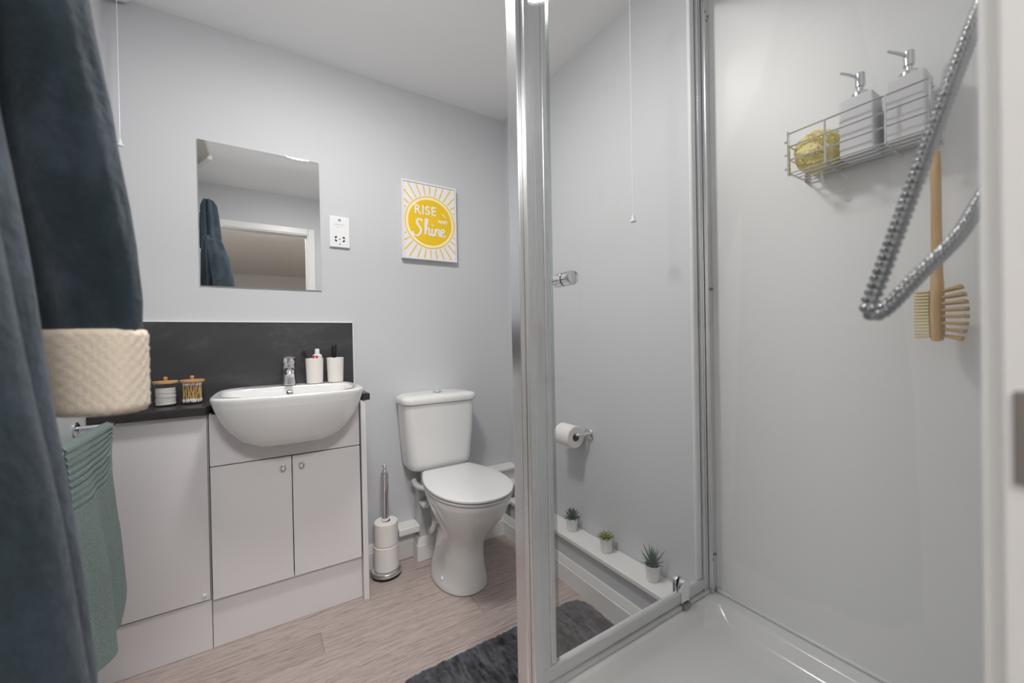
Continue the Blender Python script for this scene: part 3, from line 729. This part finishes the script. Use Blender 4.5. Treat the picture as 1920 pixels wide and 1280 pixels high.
arc = [(1.105+.019*math.cos(a), .366+.019*math.sin(a)) for a in [PI*i/10 for i in range(11)]]
ol = [(1.086, .312)]+[(1.124, .312)]+arc
for y0, y1 in ((.7615, .7765), (.7835, .796)):
    prism(b, ol, y0, y1, .003, 2, lambda p: Vector((p.x, p.z, p.y)))
obj('pivot_clamp', b, chrome_m, t)
obj('pivot_block', box(NB(), 1.088, 1.122, .755, .80, .2945, .311, .002), brass_m, t)

# caddy
CX0, CX1, CY0, CY1, CZ0, CZ1 = 1.165, 1.262, .228, .482, 1.566, 1.669
t = thing('wire_caddy', 'chrome wire shower caddy mounted on the shower wall', 'caddy', (1.27, .355, CZ0))
def wire(name, pts, rad=.0022, n=8, m=satin_m): 
    b = NB(); tube(b, pts, rad, n); return obj(name, b, m, t)
for k in range(3):
    z = CZ1-k*.034
    wire('front_wire', [(CX0, CY0, z), (CX0, CY1, z)])
wire('rear_wire', [(CX1, CY0, CZ1), (CX1, CY1, CZ1)]); wire('rear_wire', [(CX1, CY0, CZ1-.05), (CX1, CY1, CZ1-.05)])
for k in range(5):
    x = CX0+(CX1-CX0)*k/4; wire('floor_wire', [(x, CY0, CZ0), (x, CY1, CZ0)], .0017)
for yy in (.295, .405):
    wire('cross_wire', smooth_path([(CX0-.002, yy, CZ1), (CX0-.002, yy, CZ0+.006), (CX0+.004, yy, CZ0-.003), (CX1, yy, CZ0-.003), (CX1+.0015, yy, CZ0+.004), (CX1+.0015, yy, CZ1)], 3))
for yy, s in ((CY0-.002, -1), (CY1+.002, 1)):
    obj('end_plate', box(NB(), CX0-.006, CX0+.006, yy-.0015, yy+.0015, CZ0-.006, CZ1+.005, .0008, 1), chrome_m, t)
    obj('end_plate', box(NB(), CX1-.004, CX1+.008, yy-.0015, yy+.0015, CZ0-.006, CZ1+.005, .0008, 1), chrome_m, t)
    for z in (CZ0, CZ0+.036, CZ0+.07):
        wire('end_wire', [(CX0, yy, z), (CX1, yy, z)])
        b = NB(); lathe(b, [(.0028, 0), (.0028, .005), (.0015, .007)], (CX0-.002, yy+s*.0016, z+.012), 8, rot_to((-.4, s, 0))); obj('end_screw', b, chrome_m, t)
for yy in (.262, .448):
    b = NB(); lathe(b, [(.010, 0), (.010, .006), (.006, .0075), (.004, .009)], (1.2708, yy, CZ1-.015), 16, rot_to((-1, 0, 0))); obj('wall_fixing', b, chrome_m, t)
wire('top_hook', smooth_path([(CX1, CY0, CZ1), (CX1-.02, CY0-.012, CZ1+.012), (CX1-.06, CY0-.02, CZ1+.012), (CX1-.075, CY0-.03, CZ1-.01)], 4))
wire('brush_hook', smooth_path([(1.205, .231, CZ0), (1.203, .228, CZ0-.018), (1.200, .226, CZ0-.034), (1.196, .224, CZ0-.026)], 4))
# dispensers
def dispenser(y, label):
    x, z = 1.2135, CZ0+.0021; h = .032
    t = thing('soap_dispenser', label, 'dispenser', (x, y, z), 'white pump dispensers in the caddy')
    b = NB(); rr = []
    for ins, dz in ((.002, 0), (.0, .003), (.0, .132), (.0015, .1355), (.005, .1378), (.010, .1385)):
        rr.append([Vector((px, py, z+dz)) for px, py in rrect(x-h+ins, x+h-ins, y-h+ins, y+h-ins, .005, 4)])
    loft(b, rr); obj('bottle', b, plast_m, t)
    b = NB(); lathe(b, [(.017, .1387), (.017, .150), (.015, .152)], (x, y, z), 24); obj('collar', b, satin_m, t)
    b = NB(); lathe(b, [(.006, .152), (.006, .166), (.0098, .1665), (.0098, .196), (.0085, .198)], (x, y, z), 20); p = obj('pump', b, satin_m, t)
    b = NB(); tube(b, [(x-.004, y+.004, z+.190), (x-.025, y+.016, z+.196), (x-.040, y+.024, z+.198)], [.0038, .0032, .0028], 10); obj('nozzle', b, satin_m, p)
dispenser(.352, 'white pump dispenser beside the yellow puff')
dispenser(.268, 'white pump dispenser at the right end of the caddy')
# bath puff
PC = Vector((1.216, .440, 1.617)); 
t = thing('bath_puff', 'yellow ruffled mesh bath puff in the wire caddy', 'bath puff', (PC.x, PC.y, CZ0))
b = NB(); bmesh.ops.create_icosphere(b, subdivisions=6, radius=1)
for v in b.verts:
    d = v.co.normalized()
    w = d + .35*Vector((noise.noise(d*2.2), noise.noise(d*2.2+Vector((5, 0, 0))), noise.noise(d*2.2+Vector((0, 9, 0)))))
    rg = 1-2*abs(noise.noise(w*5.2)); rg2 = 1-2*abs(noise.noise(w*10+Vector((3, 1, 2))))
    p = PC + d*(.0435+.0070*rg+.0035*rg2)
    p.x = min(max(p.x, 1.169), 1.2605); p.z = max(p.z, CZ0+.0025); p.y = min(p.y, .4795)
    v.co = p
obj('ruffles', b, puff_m, t, 80)
b = NB(); tube(b, smooth_path([(1.212, .43, CZ0-.001), (1.222, .432, 1.545), (1.235, .425, 1.522), (1.25, .405, 1.508), (1.26, .39, 1.53), (1.245, .40, 1.555)], 6), .0022, 6); obj('cord', b, cotton_m, t)
# brush
BXc, BYc = 1.200, .2265
t = thing('bath_brush', 'wooden two-sided bath brush hanging under the caddy', 'brush', (BXc, BYc, 1.128))
b = NB(); rr = []
for z, w, d in ((1.128, .010, .005), (1.131, .020, .0085), (1.15, .026, .0105), (1.19, .029, .0105), (1.225, .024, .0105), (1.245, .015, .010), (1.27, .011, .009), (1.40, .010, .008), (1.50, .0105, .008), (1.524, .009, .007), (1.529, .004, .003)):
    rr.append([Vector((BXc+w*math.cos(a), BYc+d*math.sin(a), z)) for a in [2*PI*i/18 for i in range(18)]])
loft(b, rr); obj('handle', b, wood_m, t)
b = NB()
for k in range(15):
    z = 1.138+k*.0068
    wz = .022*math.sqrt(max(.05, 1-((z-1.186)/.062)**2))
    for i in range(-2, 3):
        x = BXc+i*wz/2.4
        tube(b, [(x, BYc+.009, z), (x, BYc+.031, z)], [.0026, .0030], 6)
obj('bristles', b, brist_m, t)['kind'] = 'stuff'
b = NB()
for k in range(8):
    z = 1.140+k*.0132
    wz = .022*math.sqrt(max(.05, 1-((z-1.186)/.062)**2))
    for i in range(-1, 2):
        x = BXc+i*wz/1.3; fl_ = (z-1.186)*.16
        L = .031*math.sqrt(max(.3, 1-((z-1.186)/.075)**2))
        tube(b, [(x, BYc-.009, z), (x+i*.002, BYc-.011-L*.6, z+fl_*.6), (x+i*.003, BYc-.011-L, z+fl_)], [.0026, .0036, .0042], 7)
obj('tufts', b, nod_m, t)['kind'] = 'stuff'
# hose and valve
hp = smooth_path([(.82, .075, 1.68), (.745, .088, 1.58), (.675, .103, 1.47), (.625, .122, 1.36), (.580, .143, 1.245), (.562, .153, 1.195), (.558, .157, 1.178), (.566, .155, 1.170), (.585, .148, 1.178), (.63, .132, 1.215), (.69, .112, 1.262), (.745, .098, 1.32), (.80, .09, 1.36), (.84, .085, 1.33), (.86, .08, 1.27)], 26)
t = thing('shower_hose', 'ribbed chrome shower hose looping in front of the caddy', 'shower hose', (.57, .15, 1.17))
pts = []; rad = []; acc = 0
seg = [(hp[i+1]-hp[i]).length for i in range(len(hp)-1)]; tot = sum(seg)
ns = int(tot/.0011); i = 0; run = 0
for k in range(ns+1):
    s = tot*k/ns
    while i < len(seg)-1 and run+seg[i] < s: run += seg[i]; i += 1
    pts.append(hp[i].lerp(hp[i+1], min(1, (s-run)/seg[i])))
    rad.append(.0052+.0032*abs(math.sin(PI*s/.0082)))
b = NB(); tube(b, pts, rad, 12); obj('tube', b, hose_m, t, 80)
t = thing('shower_valve', 'chrome shower valve and riser rail on the end wall', 'shower valve', (.86, .046, 1.25))
b = NB(); tube(b, [(.76, .078, 1.25), (.96, .078, 1.25)], .02, 16); tube(b, [(.80, .045, 1.25), (.80, .078, 1.25)], .014, 12); tube(b, [(.92, .045, 1.25), (.92, .078, 1.25)], .014, 12); obj('body', b, chrome_m, t)
b = NB(); tube(b, [(.86, .066, 1.275), (.86, .066, 2.0)], .009, 12); tube(b, [(.86, .0445, 1.98), (.86, .066, 1.98)], .01, 10); obj('riser_rail', b, chrome_m, t)
b = NB(); tube(b, [(.86, .066, 1.70), (.83, .08, 1.70)], .014, 12); tube(b, [(.822, .077, 1.67), (.815, .085, 1.73), (.80, .11, 1.80)], [.011, .012, .03], 14); obj('handset', b, chrome_m, t)

# ------------------------------------------------------------------ towel and rail
t = thing('towel_rail', 'chrome towel rail on the left wall holding the teal towel', 'towel rail', (XL, 1.55, .88))
RX, RZ2 = -.425, .897
b = NB(); tube(b, [(RX, 1.362, RZ2), (RX, 1.738, RZ2)], .008, 14); obj('bar', b, chrome_m, t)
for yy in (1.358, 1.738):
    b = NB(); tube(b, [(XL+.006, yy, RZ2), (RX-.004, yy, RZ2)], .0085, 12); lathe(b, [(.022, 0), (.022, .005), (.016, .009)], (XL, yy, RZ2), 20, rot_to((1, 0, 0))); lathe(b, [(.004, -.016), (.013, -.012), (.0155, 0), (.013, .012), (.004, .016)], (RX, yy, RZ2), 16, rot_to((0, 1, 0))); obj('bracket', b, chrome_m, t)
b = NB(); ny_ = 40; path = []
nz = 190
g = []
for k in range(nz+1):
    q = k/nz; s = q*1.01-.42                    # arc length from rail top (negative: behind)
    rowv = []
    for j in range(ny_+1):
        v = j/ny_
        yy = 1.375+.352*v
        if abs(s) < .022: a = s/.014; x, z = RX+.0135*math.sin(a), RZ2+.0135*math.cos(a)
        else:
            dn = abs(s)-.022; side = 1 if s > 0 else -1
            x, z = RX+side*.0135, RZ2-.001-dn
        dn = max(0, abs(s)-.022)
        if s > 0:
            fo = min(1, dn/.35)
            x += .016*fo*(1+math.sin(v*11-1.0)) + .055*dn*.9
            if v > .62: x -= (v-.62)*.12*min(1, dn*3); z += .75*max(0, v-.62)*min(1, dn*1.2)
            yy += .03*fo*(v-.5)*-.4
        else:
            x -= .004+.006*math.sin(v*6)*min(1, dn/.2)+.02*min(1, dn/.3)
        rib = .0028*math.sin(s*2*PI/.017) if (.02 < s < .17 or s > .63) else 0
        x += rib
        rowv.append(b.verts.new((x, yy, z)))
    g.append(rowv)
for k in range(nz):
    for j in range(ny_): b.faces.new((g[k][j], g[k][j+1], g[k+1][j+1], g[k+1][j]))
bmesh.ops.solidify(b, geom=b.faces[:], thickness=.005)
tag(obj('bath_towel', b, towel_m, ang=80), 'teal ribbed bath towel folded over the towel rail beside the robe', 'towel')

# ------------------------------------------------------------------ robe
t = thing('bathrobe', 'dark blue fleece hooded bathrobe with cream quilted cuff hanging in the left foreground', 'bathrobe', (-.28, .48, .45))
def interp(tab, z):
    for (z0, *a), (z1, *c) in zip(tab, tab[1:]):
        if z0 <= z <= z1:
            q = (z-z0)/(z1-z0); return [p+(o-p)*q for p, o in zip(a, c)]
    return tab[-1][1:] if z > tab[-1][0] else tab[0][1:]
# z: centre x, centre y, half x, half y
tab = [(.45, -.264, .50, .120, .21), (.79, -.268, .50, .117, .205), (1.01, -.277, .50, .106, .20), (1.22, -.291, .51, .094, .19), (1.40, -.303, .52, .082, .182), (1.60, -.308, .52, .076, .18), (1.80, -.318, .52, .066, .16), (1.93, -.325, .51, .048, .12)]
b = NB(); rings = []; nz, na = 90, 96
for k in range(nz+1):
    z = .45+(1.93-.45)*k/nz; cx, cy, hx_, hy_ = interp(tab, z)
    ring = []
    am = .21*(1-.45*(z-.45)/1.5)
    for i in range(na):
        a = 2*PI*i/na
        fo = 1+am*(.55*math.sin(7*a+1.2+z*.9)+.45*math.sin(11*a-.6*z+2))+.05*noise.noise(Vector((math.cos(a)*2, math.sin(a)*2, z*4)))
        x, yy = cx+hx_*math.cos(a)*fo, cy+hy_*math.sin(a)*(1+.35*(fo-1))
        ring.append(Vector((max(x, DX0+.002), yy, z)))
    rings.append(ring)
loft(b, rings); obj('body', b, robe_m, t, 80)
# hood
tab2 = [(1.86, -.318, .51, .068, .12), (1.95, -.323, .51, .064, .11), (2.10, -.330, .50, .054, .09), (2.18, -.334, .50, .046, .07), (2.215, -.338, .50, .03, .04)]
b = NB(); rings = []
for k in range(31):
    z = 1.86+.355*k/30; cx, cy, hx_, hy_ = interp(tab2, z); ring = []
    for i in range(60):
        a = 2*PI*i/60; fo = 1+.10*math.sin(6*a+z*3)+.08*math.sin(9*a-2*z)
        ring.append(Vector((max(cx+hx_*math.cos(a)*fo, DX0+.002), cy+hy_*math.sin(a)*fo, z)))
    rings.append(ring)
loft(b, rings); obj('hood', b, robe_m, t, 80)
# sleeve and cuff
dl_ = Vector((.80, -.60, 0)).normalized(); dn_ = Vector((.60, .80, 0))
tab3 = [(1.166, -.216, .796, .077, .033), (1.22, -.216, .786, .081, .038), (1.29, -.219, .772, .083, .040), (1.45, -.230, .741, .077, .043), (1.62, -.243, .70, .068, .046), (1.78, -.270, .655, .066, .047), (1.90, -.300, .61, .055, .042)]
b = NB(); rings = []
for k in range(61):
    z = 1.167+.733*k/60; cx, cy, w, d = interp(tab3, z); ring = []
    for i in range(64):
        a = 2*PI*i/64
        fo = .14*math.sin(4*a+z*2.2+.5)*min(1, (z-1.165)*4)+.07*math.sin(7*a+3*z)+.10*noise.noise(Vector((math.cos(a)*1.5, math.sin(a)*1.5, z*9)))
        ring.append(Vector((cx, cy, z-.004*math.cos(a)))+dl_*(w*math.cos(a)*(1+.25*fo))+dn_*(d*math.sin(a)*(1+fo)))
    rings.append(ring)
loft(b, rings); obj('sleeve', b, robe_m, t, 80)
b = NB(); rings = []
zs = [(1.056, .84), (1.058, .94), (1.066, 1.0)]+[(1.066+.104*k/22, 1.0) for k in range(1, 22)]+[(1.166, 1.0), (1.172, .97), (1.174, .90)]
cx, cy, w, d = -.218, .797, .082, .039
for z, q in zs:
    ring = []
    for i in range(140):
        a = 2*PI*i/140
        per = a*.06
        qu = .0022*abs(math.sin(PI*(per+z)/.0165))*abs(math.sin(PI*(per-z)/.0165))
        cc, ss = math.copysign(abs(math.cos(a))**.75, math.cos(a)), math.copysign(abs(math.sin(a))**.75, math.sin(a))
        ring.append(Vector((cx, cy, z))+dl_*((w*q+qu)*cc)+dn_*((d*q+qu)*ss))
    rings.append(ring)
loft(b, rings); obj('cuff', b, cuff_m, t, 80)['label'] = 'cream quilted turned-back cuff'
b = NB(); tube(b, [(DX0-.004, .50, 2.13), (DX0+.03, .50, 2.125), (DX0+.045, .50, 2.15)], .005, 8)
tag(obj('door_hook', b, chrome_m), 'small chrome hook on the door behind the robe hood', 'hook')
